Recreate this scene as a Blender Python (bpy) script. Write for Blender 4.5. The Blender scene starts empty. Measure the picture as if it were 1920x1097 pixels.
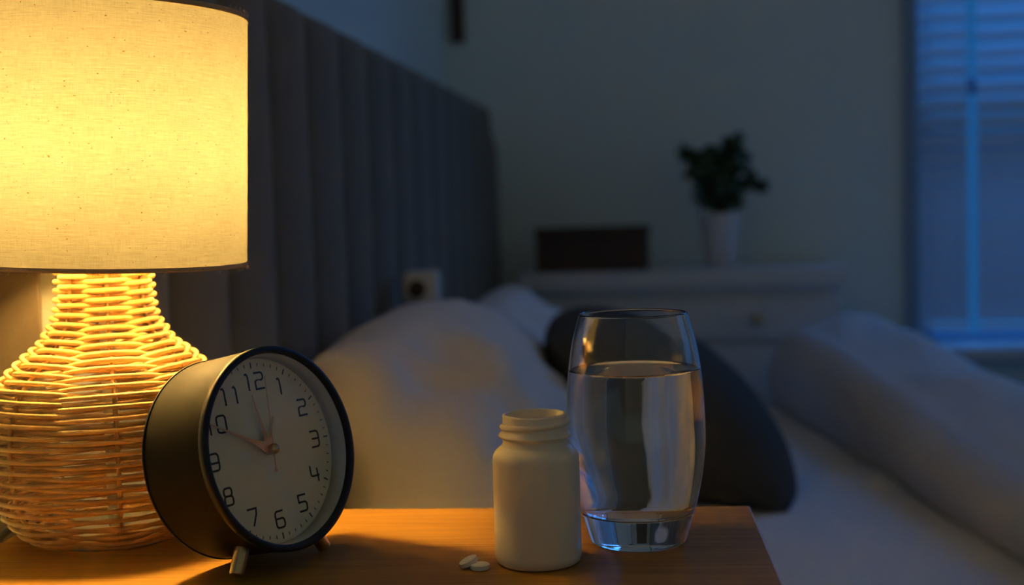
import bpy, bmesh, math, random
from mathutils import Vector, Matrix, Euler, noise
random.seed(7)
PI = math.pi
S = bpy.context.scene
C = bpy.context.collection
R = math.radians

# ------------------------------------------------------------------ camera
cam_d = bpy.data.cameras.new('camera'); cam_o = bpy.data.objects.new('camera', cam_d); C.objects.link(cam_o)
S.camera = cam_o
cam_d.sensor_width = 36.0; cam_d.lens = 36.0 * 2350 / 1920
cam_d.clip_start = 0.02; cam_d.clip_end = 60
_yaw, _roll, _pitch = R(8.0), R(1.7), math.atan(139.5 / 2350)
CAM = Vector((0, 0, 0.89))
_fw = Vector((-math.sin(_yaw) * math.cos(_pitch), math.cos(_yaw) * math.cos(_pitch), -math.sin(_pitch)))
_r0 = Vector((math.cos(_yaw), math.sin(_yaw), 0)); _u0 = _r0.cross(_fw)
_r = _r0 * math.cos(_roll) - _u0 * math.sin(_roll); _u = _u0 * math.cos(_roll) + _r0 * math.sin(_roll)
_m = Matrix((_r, _u, -_fw)).transposed().to_4x4(); _m.translation = CAM
cam_o.matrix_world = _m
cam_d.dof.use_dof = True; cam_d.dof.focus_distance = 0.695; cam_d.dof.aperture_fstop = 5.0

# ------------------------------------------------------------------ world, light, exposure
W = bpy.data.worlds.new('world'); S.world = W; W.use_nodes = True
_nt = W.node_tree; _bg = _nt.nodes['Background']; _bg.inputs[1].default_value = 1.0
_tc = _nt.nodes.new('ShaderNodeTexCoord'); _sp = _nt.nodes.new('ShaderNodeSeparateXYZ'); _rp = _nt.nodes.new('ShaderNodeValToRGB')
_nt.links.new(_tc.outputs['Generated'], _sp.inputs[0]); _nt.links.new(_sp.outputs[1], _rp.inputs[0]); _nt.links.new(_rp.outputs[0], _bg.inputs[0])
_rp.color_ramp.elements[0].position = 0.25; _rp.color_ramp.elements[0].color = (0.094, 0.102, 0.085, 1)   # dim evening room side
_rp.color_ramp.elements[1].position = 0.60; _rp.color_ramp.elements[1].color = (0.010, 0.085, 0.26, 1)    # blue dusk beyond the window
def area(name, loc, rot, sx, sy, color, power):
    d = bpy.data.lights.new(name, 'AREA'); d.shape = 'RECTANGLE'; d.size = sx; d.size_y = sy
    d.color = color; d.energy = power
    o = bpy.data.objects.new(name, d); C.objects.link(o); o.location = loc; o.rotation_euler = rot
    return o
area('dusk_sky_light', (1.35, 3.75, 2.05), (R(-78), 0, 0), 2.2, 1.1, (0.04, 0.30, 1.0), 46)
area('dusk_window_light', (2.59, 2.1, 1.45), (0, R(90), 0), 1.1, 1.1, (0.05, 0.36, 1.0), 1.3)
S.view_settings.view_transform = 'Standard'; S.view_settings.look = 'None'
S.view_settings.exposure = 0.0; S.view_settings.gamma = 1.0; S.view_settings.use_curve_mapping = False
S.cycles.use_denoising = True
S.cycles.max_bounces = 14; S.cycles.transmission_bounces = 12; S.cycles.transparent_max_bounces = 16
S.cycles.diffuse_bounces = 5; S.cycles.glossy_bounces = 5
S.cycles.caustics_refractive = True; S.cycles.caustics_reflective = False
S.cycles.sample_clamp_indirect = 60.0
BULB_COL = (1.0, 0.60, 0.165); BULB_EMIT = 640.0

# ------------------------------------------------------------------ materials
def mat(name, col=(0.8, 0.8, 0.8), rough=0.5, metal=0.0, spec=0.5):
    m = bpy.data.materials.new(name); m.use_nodes = True
    b = m.node_tree.nodes['Principled BSDF']
    b.inputs['Base Color'].default_value = (*col, 1); b.inputs['Roughness'].default_value = rough
    b.inputs['Metallic'].default_value = metal; b.inputs['Specular IOR Level'].default_value = spec
    return m
def N(m, t, **kw):
    n = m.node_tree.nodes.new(t)
    for k, v in kw.items(): setattr(n, k, v)
    return n
def L(m, a, b): m.node_tree.links.new(a, b)
def coords(m, scale=(1, 1, 1), kind='Object'):
    t = N(m, 'ShaderNodeTexCoord'); p = N(m, 'ShaderNodeMapping'); p.inputs['Scale'].default_value = scale
    L(m, t.outputs[kind], p.inputs['Vector']); return p.outputs['Vector']
def ntex(m, vec, scale, detail=3, rough=0.5, dist=0.0):
    n = N(m, 'ShaderNodeTexNoise'); n.inputs['Scale'].default_value = scale; n.inputs['Detail'].default_value = detail
    n.inputs['Roughness'].default_value = rough; n.inputs['Distortion'].default_value = dist
    L(m, vec, n.inputs['Vector']); return n.outputs['Fac']
def ramp(m, fac, stops):
    r = N(m, 'ShaderNodeValToRGB'); e = r.color_ramp.elements
    e[0].position = stops[0][0]; e[0].color = (*stops[0][1], 1)
    e[1].position = stops[-1][0]; e[1].color = (*stops[-1][1], 1)
    for p, c in stops[1:-1]: x = e.new(p); x.color = (*c, 1)
    L(m, fac, r.inputs['Fac']); return r.outputs['Color']
def bump(m, h, strength=0.3, dist=0.001):
    b = N(m, 'ShaderNodeBump'); b.inputs['Strength'].default_value = strength; b.inputs['Distance'].default_value = dist
    L(m, h, b.inputs['Height']); L(m, b.outputs['Normal'], m.node_tree.nodes['Principled BSDF'].inputs['Normal']); return b
def math_n(m, op, a, b=None):
    n = N(m, 'ShaderNodeMath', operation=op)
    for i, v in enumerate((a, b)):
        if v is None: continue
        if isinstance(v, (int, float)): n.inputs[i].default_value = v
        else: L(m, v, n.inputs[i])
    return n.outputs[0]
def fabric(name, c1, c2, tscale=900, rough=0.95, bstr=0.25):
    m = mat(name, c1, rough, spec=0.15)
    v = coords(m); f = ntex(m, v, tscale, 2); g = ntex(m, v, 9, 3)
    mix = math_n(m, 'MULTIPLY', math_n(m, 'ADD', f, g), 0.5)
    L(m, ramp(m, mix, [(0.3, c2), (0.7, c1)]), m.node_tree.nodes['Principled BSDF'].inputs['Base Color'])
    bump(m, f, bstr, 0.0006); return m

M = {}
M['wall'] = mat('painted_wall', (0.68, 0.82, 0.84), 0.9, spec=0.2)
bump(M['wall'], ntex(M['wall'], coords(M['wall']), 60, 4), 0.1, 0.001)
M['ceiling'] = mat('ceiling_paint', (0.75, 0.75, 0.73), 0.9)
# oak nightstand
m = M['wood'] = mat('oak_wood', (0.5, 0.22, 0.07), 0.42, spec=0.35)
v = coords(m, (4, 90, 90)); g1 = ntex(m, v, 2.2, 6, 0.6, 0.6); v2 = coords(m, (14, 620, 620)); g2 = ntex(m, v2, 1.0, 3, 0.6)
gm = math_n(m, 'ADD', math_n(m, 'MULTIPLY', g1, 0.65), math_n(m, 'MULTIPLY', g2, 0.35))
L(m, ramp(m, gm, [(0.34, (0.26, 0.112, 0.010)), (0.5, (0.38, 0.180, 0.018)), (0.66, (0.50, 0.255, 0.032))]), m.node_tree.nodes['Principled BSDF'].inputs['Base Color'])
bump(m, g2, 0.12, 0.0004)
m = M['floor_wood'] = mat('floor_boards', (0.3, 0.2, 0.12), 0.5)
v = coords(m, (2, 30, 1)); L(m, ramp(m, ntex(m, v, 2, 5), [(0.3, (0.16, 0.10, 0.06)), (0.7, (0.30, 0.20, 0.12))]), m.node_tree.nodes['Principled BSDF'].inputs['Base Color'])
M['headboard'] = fabric('headboard_velvet', (0.165, 0.160, 0.130), (0.125, 0.121, 0.100), 500, 0.95, 0.2)
M['side_fabric'] = fabric('tan_fabric', (0.070, 0.052, 0.034), (0.056, 0.042, 0.028), 500)
M['headboard'].node_tree.nodes['Principled BSDF'].inputs['Sheen Weight'].default_value = 0.25
M['sheet'] = fabric('white_cotton', (0.72, 0.72, 0.73), (0.64, 0.64, 0.65), 1400, 0.9, 0.15)
M['pillow'] = fabric('pillow_cotton', (0.84, 0.77, 0.73), (0.75, 0.69, 0.65), 1400, 0.9, 0.15)
M['duvet'] = fabric('duvet_cotton', (0.58, 0.57, 0.56), (0.50, 0.49, 0.48), 1200, 0.9, 0.15)
M['cushion'] = fabric('charcoal_knit', (0.080, 0.075, 0.062), (0.055, 0.052, 0.044), 700, 0.95, 0.5)
M['white_paint'] = mat('white_lacquer', (0.60, 0.64, 0.66), 0.45)
M['dark_wood'] = mat('dark_box_wood', (0.055, 0.036, 0.026), 0.6)
M['pot'] = mat('white_ceramic', (0.62, 0.65, 0.70), 0.35)
M['soil'] = mat('soil', (0.03, 0.02, 0.015), 0.95)
m = M['leaf'] = mat('leaf_green', (0.035, 0.075, 0.025), 0.55)
L(m, ramp(m, ntex(m, coords(m), 40, 2), [(0.3, (0.022, 0.05, 0.018)), (0.7, (0.05, 0.10, 0.035))]), m.node_tree.nodes['Principled BSDF'].inputs['Base Color'])
M['window_frame'] = mat('window_frame', (0.22, 0.36, 0.52), 0.5)
M['reveal'] = mat('sill_paint', (0.62, 0.66, 0.70), 0.5)
m = M['slat'] = mat('blind_slat', (0.55, 0.60, 0.62), 0.55)
b = m.node_tree.nodes['Principled BSDF']; t = N(m, 'ShaderNodeBsdfTranslucent'); t.inputs['Color'].default_value = (0.55, 0.62, 0.7, 1)
mx = N(m, 'ShaderNodeMixShader'); mx.inputs[0].default_value = 0.22
L(m, b.outputs[0], mx.inputs[1]); L(m, t.outputs[0], mx.inputs[2]); L(m, mx.outputs[0], m.node_tree.nodes['Material Output'].inputs['Surface'])
M['cordage'] = mat('blind_cord', (0.6, 0.62, 0.65), 0.8)
# wicker
m = M['wicker'] = mat('natural_rattan', (0.72, 0.47, 0.22), 0.48, spec=0.4)
v = coords(m); L(m, ramp(m, ntex(m, v, 70, 4), [(0.3, (0.54, 0.33, 0.105)), (0.7, (0.74, 0.51, 0.19))]), m.node_tree.nodes['Principled BSDF'].inputs['Base Color'])
bump(m, ntex(m, v, 900, 2), 0.15, 0.0003)
# linen shade, lit from within by the bulb
def linen(name, transl, c1=(0.97, 0.93, 0.84), c2=(0.80, 0.71, 0.56), lining=False):
    m = bpy.data.materials.new(name); m.use_nodes = True
    nt = m.node_tree; nt.nodes.remove(nt.nodes['Principled BSDF'])
    u = N(m, 'ShaderNodeUVMap')
    def tex(sx, sy, sc, det=2):
        p = N(m, 'ShaderNodeMapping'); p.inputs['Scale'].default_value = (sx, sy, 1); L(m, u.outputs['UV'], p.inputs['Vector']); return ntex(m, p.outputs['Vector'], sc, det, 0.6)
    # uv in metres: threads run both ways, about 0.5 mm apart
    a = tex(60, 1900, 1.0); c = tex(1900, 110, 1.0); s = tex(260, 1500, 1.0, 4); cloud = tex(25, 25, 1.0, 3); speck = tex(420, 620, 1.0, 1)
    f = math_n(m, 'ADD', math_n(m, 'MULTIPLY', a, 0.42), math_n(m, 'ADD', math_n(m, 'MULTIPLY', c, 0.24), math_n(m, 'MULTIPLY', s, 0.26)))
    f = math_n(m, 'ADD', f, math_n(m, 'MULTIPLY', cloud, 0.16))
    col = ramp(m, f, [(0.38, c2), (0.68, c1)])
    sp = ramp(m, speck, [(0.235, (0.48, 0.30, 0.14)), (0.29, (1, 1, 1))])
    mu = N(m, 'ShaderNodeMix', data_type='RGBA', blend_type='MULTIPLY'); mu.inputs[0].default_value = 1.0
    L(m, col, mu.inputs[6]); L(m, sp, mu.inputs[7]); col = mu.outputs[2]
    d = N(m, 'ShaderNodeBsdfDiffuse'); t = N(m, 'ShaderNodeBsdfTranslucent'); x = N(m, 'ShaderNodeMixShader'); x.inputs[0].default_value = transl
    bp = N(m, 'ShaderNodeBump'); bp.inputs['Strength'].default_value = 0.3; bp.inputs['Distance'].default_value = 0.0002
    L(m, f, bp.inputs['Height']); L(m, bp.outputs[0], d.inputs['Normal'])
    if lining:
        g = N(m, 'ShaderNodeNewGeometry'); mi = N(m, 'ShaderNodeMix', data_type='RGBA'); L(m, g.outputs['Backfacing'], mi.inputs[0]); L(m, col, mi.inputs[6]); mi.inputs[7].default_value = (0.46, 0.42, 0.35, 1)   # pale lining inside
        L(m, mi.outputs[2], d.inputs[0])
    else: L(m, col, d.inputs[0])
    L(m, col, t.inputs[0]); L(m, d.outputs[0], x.inputs[1]); L(m, t.outputs[0], x.inputs[2])
    L(m, x.outputs[0], nt.nodes['Material Output'].inputs['Surface']); return m
M['linen'] = linen('linen_shade', 0.17, (0.19,0.190,0.160), (0.125,0.114,0.082), True)
M['hem'] = linen('linen_hem', 0.03, (0.60, 0.46, 0.30), (0.38, 0.27, 0.16))
m = M['bulb'] = bpy.data.materials.new('lit_bulb'); m.use_nodes = True; nt = m.node_tree; nt.nodes.remove(nt.nodes['Principled BSDF'])
e = N(m, 'ShaderNodeEmission'); e.inputs[0].default_value = (*BULB_COL, 1); e.inputs[1].default_value = BULB_EMIT; L(m, e.outputs[0], nt.nodes['Material Output'].inputs['Surface'])
M['cream_metal'] = mat('cream_metal', (0.75, 0.72, 0.66), 0.4, 0.2)
M['base_disc'] = mat('pale_felt_base', (0.45, 0.5, 0.52), 0.7)
M['cord'] = mat('grey_cord', (0.10, 0.13, 0.15), 0.5)
# clock
M['case'] = mat('matte_dark_case', (0.017, 0.016, 0.012), 0.55, 0.0, 0.06)
M['case_ring'] = mat('blue_black_ring', (0.007, 0.015, 0.030), 0.42, 0.0, 0.25)
M['dial'] = mat('dial_paper', (0.68, 0.70, 0.58), 0.7, spec=0.2)
M['rehaut'] = mat('dial_wall', (0.50, 0.51, 0.45), 0.6, spec=0.2)
M['ink'] = mat('black_ink', (0.012, 0.012, 0.014), 0.6)
M['copper'] = mat('copper_hand', (0.62, 0.30, 0.12), 0.35, 0.85)
M['brass'] = mat('aged_brass', (0.55, 0.42, 0.22), 0.28, 1.0)
m = M['lens'] = bpy.data.materials.new('clock_glass'); m.use_nodes = True; nt = m.node_tree; nt.nodes.remove(nt.nodes['Principled BSDF'])
tr = N(m, 'ShaderNodeBsdfTransparent'); gl = N(m, 'ShaderNodeBsdfGlossy'); gl.inputs['Roughness'].default_value = 0.03
fr = N(m, 'ShaderNodeFresnel'); fr.inputs[0].default_value = 1.30; x = N(m, 'ShaderNodeMixShader')
geo = N(m, 'ShaderNodeNewGeometry'); fm = math_n(m, 'MULTIPLY', fr.outputs[0], math_n(m, 'SUBTRACT', 1.0, geo.outputs['Backfacing']))
L(m, fm, x.inputs[0]); L(m, tr.outputs[0], x.inputs[1]); L(m, gl.outputs[0], x.inputs[2]); L(m, x.outputs[0], nt.nodes['Material Output'].inputs['Surface'])
M['pane'] = m.copy(); M['pane'].name = 'window_glass'
# glass, water, plastic
def clear(name, ior, col=(1, 1, 1), rough=0.0):
    m = mat(name, col, rough); b = m.node_tree.nodes['Principled BSDF']
    b.inputs['Transmission Weight'].default_value = 1.0; b.inputs['IOR'].default_value = ior; return m
M['glass'] = clear('clear_glass', 1.5, (0.985, 0.99, 0.99)); M['water'] = clear('water', 1.333, (0.99, 0.995, 1.0))
m = M['plastic'] = mat('white_plastic', (0.84, 0.76, 0.64), 0.36, spec=0.45)
m.node_tree.nodes['Principled BSDF'].inputs['Subsurface Weight'].default_value = 0.10
m.node_tree.nodes['Principled BSDF'].inputs['Subsurface Radius'].default_value = (1.0, 0.75, 0.5)
m.node_tree.nodes['Principled BSDF'].inputs['Subsurface Scale'].default_value = 0.003
bump(m, ntex(m, coords(m), 900, 2), 0.06, 0.0002)
M['tablet'] = mat('chalk_tablet', (0.74, 0.72, 0.68), 0.8); bump(M['tablet'], ntex(M['tablet'], coords(M['tablet']), 2500, 2), 0.2, 0.0002)

# ------------------------------------------------------------------ helpers
def obj(name, bm, m, parent=None, smooth=True, loc=None, recalc=True):
    me = bpy.data.meshes.new(name)
    if recalc: bmesh.ops.recalc_face_normals(bm, faces=bm.faces)
    bm.to_mesh(me); bm.free()
    if smooth:
        for p in me.polygons: p.use_smooth = True
    me.materials.append(m)
    o = bpy.data.objects.new(name, me); C.objects.link(o)
    if parent: o.parent = parent
    if loc: o.location = loc
    return o
def sharp(o, ang=35):
    md = o.modifiers.new('edges', 'EDGE_SPLIT'); md.split_angle = R(ang); return o
def tag(o, label, cat, group=None):
    o['label'] = label; o['category'] = cat
    if group: o['group'] = group
    return o
def thing(name, label, cat, loc=(0, 0, 0), rot=(0, 0, 0), group=None):
    o = bpy.data.objects.new(name, None); C.objects.link(o); o.location = loc; o.rotation_euler = rot
    o.empty_display_size = 0.05
    return tag(o, label, cat, group)
def struct(name, bm, m, parent=None, smooth=False):
    o = obj(name, bm, m, parent, smooth)
    if not parent: o['kind'] = 'structure'
    return o
def box(bm, x0, x1, y0, y1, z0, z1, bev=0.0, seg=2, mtx=None):
    r = bmesh.ops.create_cube(bm, size=1.0)
    vs = r['verts']
    for v in vs: v.co = Vector(((x0 + x1) / 2 + v.co.x * (x1 - x0), (y0 + y1) / 2 + v.co.y * (y1 - y0), (z0 + z1) / 2 + v.co.z * (z1 - z0)))
    if mtx: 
        for v in vs: v.co = mtx @ v.co
    if bev > 0:
        es = list({e for v in vs for e in v.link_edges})
        bmesh.ops.bevel(bm, geom=es, offset=bev, segments=seg, profile=0.5, affect='EDGES')
    return bm
def nbox(*a, **k): return box(bmesh.new(), *a, **k)
def lathe(bm, prof, n=96, close=False, mtx=None, uv=False):
    """prof: list of (r, z). closed ends when r==0"""
    rings = []
    for r, z in prof:
        if r <= 1e-7: rings.append([bm.verts.new((0, 0, z))])
        else: rings.append([bm.verts.new((r * math.cos(2 * PI * i / n), r * math.sin(2 * PI * i / n), z)) for i in range(n)])
    prs = list(zip(rings, rings[1:])) + ([(rings[-1], rings[0])] if close else [])
    for a, b in prs:
        for i in range(n):
            j = (i + 1) % n
            if len(a) == 1 and len(b) == 1: continue
            if len(a) == 1: bm.faces.new((a[0], b[i], b[j]))
            elif len(b) == 1: bm.faces.new((a[i], a[j], b[0]))
            else: bm.faces.new((a[i], a[j], b[j], b[i]))
    if mtx:
        for rg in rings:
            for v in rg: v.co = mtx @ v.co
    return bm
def smooth_prof(pts, k=6):
    out = []
    n = len(pts)
    for i in range(n - 1):
        p0 = pts[max(i - 1, 0)]; p1 = pts[i]; p2 = pts[i + 1]; p3 = pts[min(i + 2, n - 1)]
        for j in range(k):
            t = j / k
            out.append(tuple(0.5 * ((2 * p1[q]) + (-p0[q] + p2[q]) * t + (2 * p0[q] - 5 * p1[q] + 4 * p2[q] - p3[q]) * t * t + (-p0[q] + 3 * p1[q] - 3 * p2[q] + p3[q]) * t ** 3) for q in range(len(p1))))
    out.append(tuple(pts[-1])); return out
def tube(bm, pts, r, n=8, cap=True):
    pts = [Vector(p) for p in pts]; rings = []; ref = None
    for i, p in enumerate(pts):
        t = (pts[min(i + 1, len(pts) - 1)] - pts[max(i - 1, 0)]).normalized()
        if ref is None: ref = t.orthogonal().normalized()
        a = (ref - t * ref.dot(t)).normalized(); ref = a; b = t.cross(a)
        rr = r(i / (len(pts) - 1)) if callable(r) else r
        rings.append([bm.verts.new(p + (a * math.cos(2 * PI * k / n) + b * math.sin(2 * PI * k / n)) * rr) for k in range(n)])
    for x, y in zip(rings, rings[1:]):
        for k in range(n): bm.faces.new((x[k], x[(k + 1) % n], y[(k + 1) % n], y[k]))
    if cap: bm.faces.new(rings[0][::-1]); bm.faces.new(rings[-1])
    return bm
def sstep(a, b, x):
    t = max(0.0, min(1.0, (x - a) / (b - a))); return t * t * (3 - 2 * t)

# ------------------------------------------------------------------ room shell
XW, YW, ZC = -0.58, 3.08, 2.6
struct('floor', nbox(XW - 0.1, 3.4, -1.6, YW + 0.2, -0.1, 0.0), M['floor_wood'])
struct('ceiling', nbox(XW - 0.1, 3.4, -1.6, YW + 0.2, ZC, ZC + 0.1), M['ceiling'])
struct('wall_left', nbox(XW - 0.1, XW, -1.6, YW + 0.2, 0, ZC), M['wall'])
WX0, WX1, WZ0, WZ1 = 0.545, 1.75, 0.555, 2.15
bm = bmesh.new()
box(bm, XW, WX0, YW, YW + 0.2, 0, ZC); box(bm, WX1, 3.4, YW, YW + 0.2, 0, ZC)
box(bm, WX0, WX1, YW, YW + 0.2, 0, WZ0 - 0.03); box(bm, WX0, WX1, YW, YW + 0.2, WZ1, ZC)
struct('wall_far', bm, M['wall'])
bm = bmesh.new(); box(bm, 2.6, 2.75, 0.9, 1.5, 0, ZC); box(bm, 2.6, 2.75, 2.7, YW, 0, ZC); box(bm, 2.6, 2.75, 1.5, 2.7, 0, 0.85); box(bm, 2.6, 2.75, 1.5, 2.7, 2.05, ZC)
struct('wall_right', bm, M['wall'])
w2 = bpy.data.objects.new('window_2', None); C.objects.link(w2); w2['kind'] = 'structure'
bm = bmesh.new(); box(bm, 2.64, 2.70, 1.5, 1.55, 0.85, 2.05); box(bm, 2.64, 2.70, 2.65, 2.7, 0.85, 2.05); box(bm, 2.64, 2.70, 1.55, 2.65, 0.85, 0.90); box(bm, 2.64, 2.70, 1.55, 2.65, 2.0, 2.05); obj('window_frame', bm, M['window_frame'], w2, False)
struct('baseboard_left', nbox(XW, XW + 0.015, -1.6, YW - 0.015, 0, 0.09, bev=0.004), M['reveal'])
struct('baseboard_far', nbox(XW, 3.4, YW - 0.015, YW, 0, 0.09, bev=0.004), M['reveal'])
struct('trim_1', nbox(WX0 - 0.03, WX1 + 0.03, YW - 0.05, YW + 0.198, WZ0 - 0.03, WZ0, bev=0.005), M['reveal'])  # window sill
# window with frame, mullions and panes
w = bpy.data.objects.new('window_1', None); C.objects.link(w); w['kind'] = 'structure'
bm = bmesh.new(); fy0, fy1 = YW + 0.11, YW + 0.17; fw = 0.05
box(bm, WX0, WX0 + fw, fy0, fy1, WZ0, WZ1, bev=0.004); box(bm, WX1 - fw, WX1, fy0, fy1, WZ0, WZ1, bev=0.004)
box(bm, WX0, WX1, fy0, fy1, WZ0, WZ0 + 0.02, bev=0.004); box(bm, WX0, WX1, fy0, fy1, WZ1 - fw, WZ1, bev=0.004)
box(bm, 1.20, 1.26, fy0, fy1, WZ0, WZ1, bev=0.004); box(bm, WX0, WX1, fy0, fy1, 1.16, 1.20, bev=0.004)
obj('window_frame', bm, M['window_frame'], w, False)
for a, b2 in ((WX0 + fw, 1.20), (1.26, WX1 - fw)):
    obj('pane', nbox(a, b2, YW + 0.138, YW + 0.142, WZ0 + 0.02, WZ1 - fw), M['pane'], w, False)
# casing strip at the left edge of the window
struct('trim_2', nbox(WX0 - 0.032, WX0, YW - 0.018, YW, WZ0, WZ1 + 0.03, bev=0.004), M['window_frame'])
# two venetian blinds side by side with a narrow gap between them
def blind(x0, x1, label):
    t = thing('venetian_blind', label, 'blind', ((x0 + x1) / 2, YW + 0.05, WZ0), group='venetian blinds in the window')
    hw = (x1 - x0) / 2; H = WZ1 - WZ0
    obj('headrail', nbox(-hw, hw, -0.02, 0.02, H - 0.045, H - 0.002, bev=0.003), M['white_paint'], t, False)
    obj('bottom_rail', nbox(-hw, hw, -0.014, 0.014, 0.034, 0.048, bev=0.004), M['white_paint'], t, False)
    z = 0.064; pitch = 0.0415; k = 0
    while z < H - 0.06:
        up = sstep(0.30, 0.50, z)                      # lower slats hang nearly closed, upper ones are opened
        ang = R(74 - 24 * up); bm = bmesh.new(); rows = []
        for i in range(7):
            s = (i / 6 - 0.5) * 0.053; c = 0.0035 * (1 - (2 * i / 6 - 1) ** 2)
            yy = s * math.cos(ang) - c * math.sin(ang); zz = s * math.sin(ang) + c * math.cos(ang)
            rows.append([bm.verts.new((xx, yy, zz)) for xx in (-hw, -hw / 3, hw / 3, hw)])
        for a, b2 in zip(rows, rows[1:]):
            for q in range(3): bm.faces.new((a[q], a[q + 1], b2[q + 1], b2[q]))
        o = obj('slat', bm, M['slat'], t, True, (0, 0, z + pitch * 0.4)); o.rotation_euler = (0, R(random.uniform(-0.4, 0.4) - 0.5 * up), 0)
        z += pitch; k += 1
    for cx in (-hw * 0.62, hw * 0.62):
        bm = bmesh.new(); tube(bm, [(cx, -0.026, 0.05), (cx, -0.026, H - 0.04)], 0.0011, 6)
        obj('ladder_cord', bm, M['cordage'], t)
    return t
blind(WX0 + 0.006, 0.668, 'narrow left strip of venetian blind beside the window edge')
blind(0.690, WX1 - 0.01, 'wide venetian blind on the right of the narrow glowing gap')

# ------------------------------------------------------------------ headboard and bed
HX, HY0, HY1, HZ = -0.435, 0.81, 2.965, 1.157
bed = thing('bed', 'upholstered bed with tall grey channel-tufted headboard', 'bed', (HX, 1.88, 0))
bx = Vector((HX, 1.88, 0))
def hb_top(y):   # rounded upper corners
    rr = 0.15
    d = min(y - HY0, HY1 - y)
    if d < 0: d = 0
    if d >= rr: return HZ
    return HZ - rr + math.sqrt(max(rr * rr - (rr - d) ** 2, 0))
bm = bmesh.new(); P0, SP = 1.333, 0.143; rows = []
ny = 430; nz = 60; TH = 0.125
def chan(y):
    t = ((y - P0) / SP) % 1.0; return max(0.0, math.sin(PI * t)) ** 0.45 * 0.020
for i in range(ny + 1):
    y = HY0 + (HY1 - HY0) * (0.5 - 0.5 * math.cos(PI * i / ny)) if False else HY0 + (HY1 - HY0) * i / ny
    edge = min((y - HY0) / 0.02, (HY1 - y) / 0.02, 1.0); top = hb_top(max(HY0 + 0.0001, min(HY1 - 0.0001, y)))
    row = []
    for j in range(nz + 1):
        z = 0.08 + (top - 0.08) * j / nz
        f = math.sqrt(max(0.0, 1 - (1 - min(edge, 1)) ** 2)) if edge < 1 else 1.0
        tz = min((top - z) / 0.03, 1.0); tz = math.sqrt(max(0.0, 1 - (1 - tz) ** 2))
        x = -0.022 + chan(y) * f * tz - 0.02 * (1 - tz) - 0.016 * (1 - f)
        x += 0.0015 * noise.noise(Vector((y * 7, z * 3, 3)))
        row.append(bm.verts.new((x, y - bx.y, z)))
    rows.append(row)
for a, b2 in zip(rows, rows[1:]):
    for j in range(nz): bm.faces.new((a[j], b2[j], b2[j + 1], a[j + 1]))
# back and edges
loop = [r[0] for r in rows] + rows[-1][1:] + [r[-1] for r in reversed(rows[:-1])] + list(reversed(rows[0][1:-1]))
back = [bm.verts.new((-TH, v.co.y, v.co.z)) for v in loop]
for i in range(len(loop)):
    j = (i + 1) % len(loop); bm.faces.new((loop[i], loop[j], back[j], back[i]))
bm.faces.new(back)
hb = obj('headboard', bm, M['headboard'], bed); sharp(hb, 60)
sp_ = obj('side_panel', nbox(-TH + 0.001, -0.007, HY0 - bx.y - 0.003, HY0 - bx.y + 0.001, 0.09, 0.99, bev=0.001), M['side_fabric'], hb, False); sp_['label'] = 'tan fabric end panel'
bm = nbox(0.0, 2.05, -0.83, 0.72, 0.12, 0.29, bev=0.02, seg=3); obj('bed_base', bm, M['headboard'], bed, False)
for lx, ly in ((0.08, -0.75), (0.08, 0.64), (1.97, -0.75), (1.97, 0.64)):
    bm = bmesh.new(); lathe(bm, [(0, 0), (0.02, 0), (0.028, 0.12), (0, 0.12)], 16, mtx=Matrix.Translation((lx, ly, 0))); obj('leg', bm, M['dark_wood'], bed)
# mattress under its sheet
def mattress():
    bm = bmesh.new(); X0, X1, Y0, Y1, Z0, Z1 = HX + 0.012, 1.60, 1.06, 2.60, 0.292, 0.50
    nx, nyy = 150, 110; top = []
    for i in range(nx + 1):
        row = []
        for j in range(nyy + 1):
            x = X0 + (X1 - X0) * i / nx; y = Y0 + (Y1 - Y0) * j / nyy
            d = min(x - X0, X1 - x, y - Y0, Y1 - y); rr = 0.045
            z = Z1 - (rr - math.sqrt(max(0, rr * rr - (rr - d) ** 2)) if d < rr else 0)
            amp = sstep(0, 0.05, d)
            z += amp * (0.004 * noise.noise(Vector((x * 5, y * 9, 0))) + 0.003 * abs(noise.noise(Vector((x * 7 + y * 9, y * 4 - x * 3, 4)))) - 0.003)
            row.append(bm.verts.new((x, y, z)))
        top.append(row)
    for a, b2 in zip(top, top[1:]):
        for j in range(nyy): bm.faces.new((a[j], b2[j], b2[j + 1], a[j + 1]))
    loop = [r[0] for r in top] + top[-1][1:] + [r[-1] for r in reversed(top[:-1])] + list(reversed(top[0][1:-1]))
    low = [bm.verts.new((v.co.x, v.co.y, Z0)) for v in loop]
    for i in range(len(loop)):
        j = (i + 1) % len(loop); bm.faces.new((loop[i], low[i], low[j], loop[j]))
    bm.faces.new(low)
    o = obj('mattress', bm, M['sheet']); return tag(o, 'thick mattress covered by smooth white sheet on the bed', 'mattress')
mattress()

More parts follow.
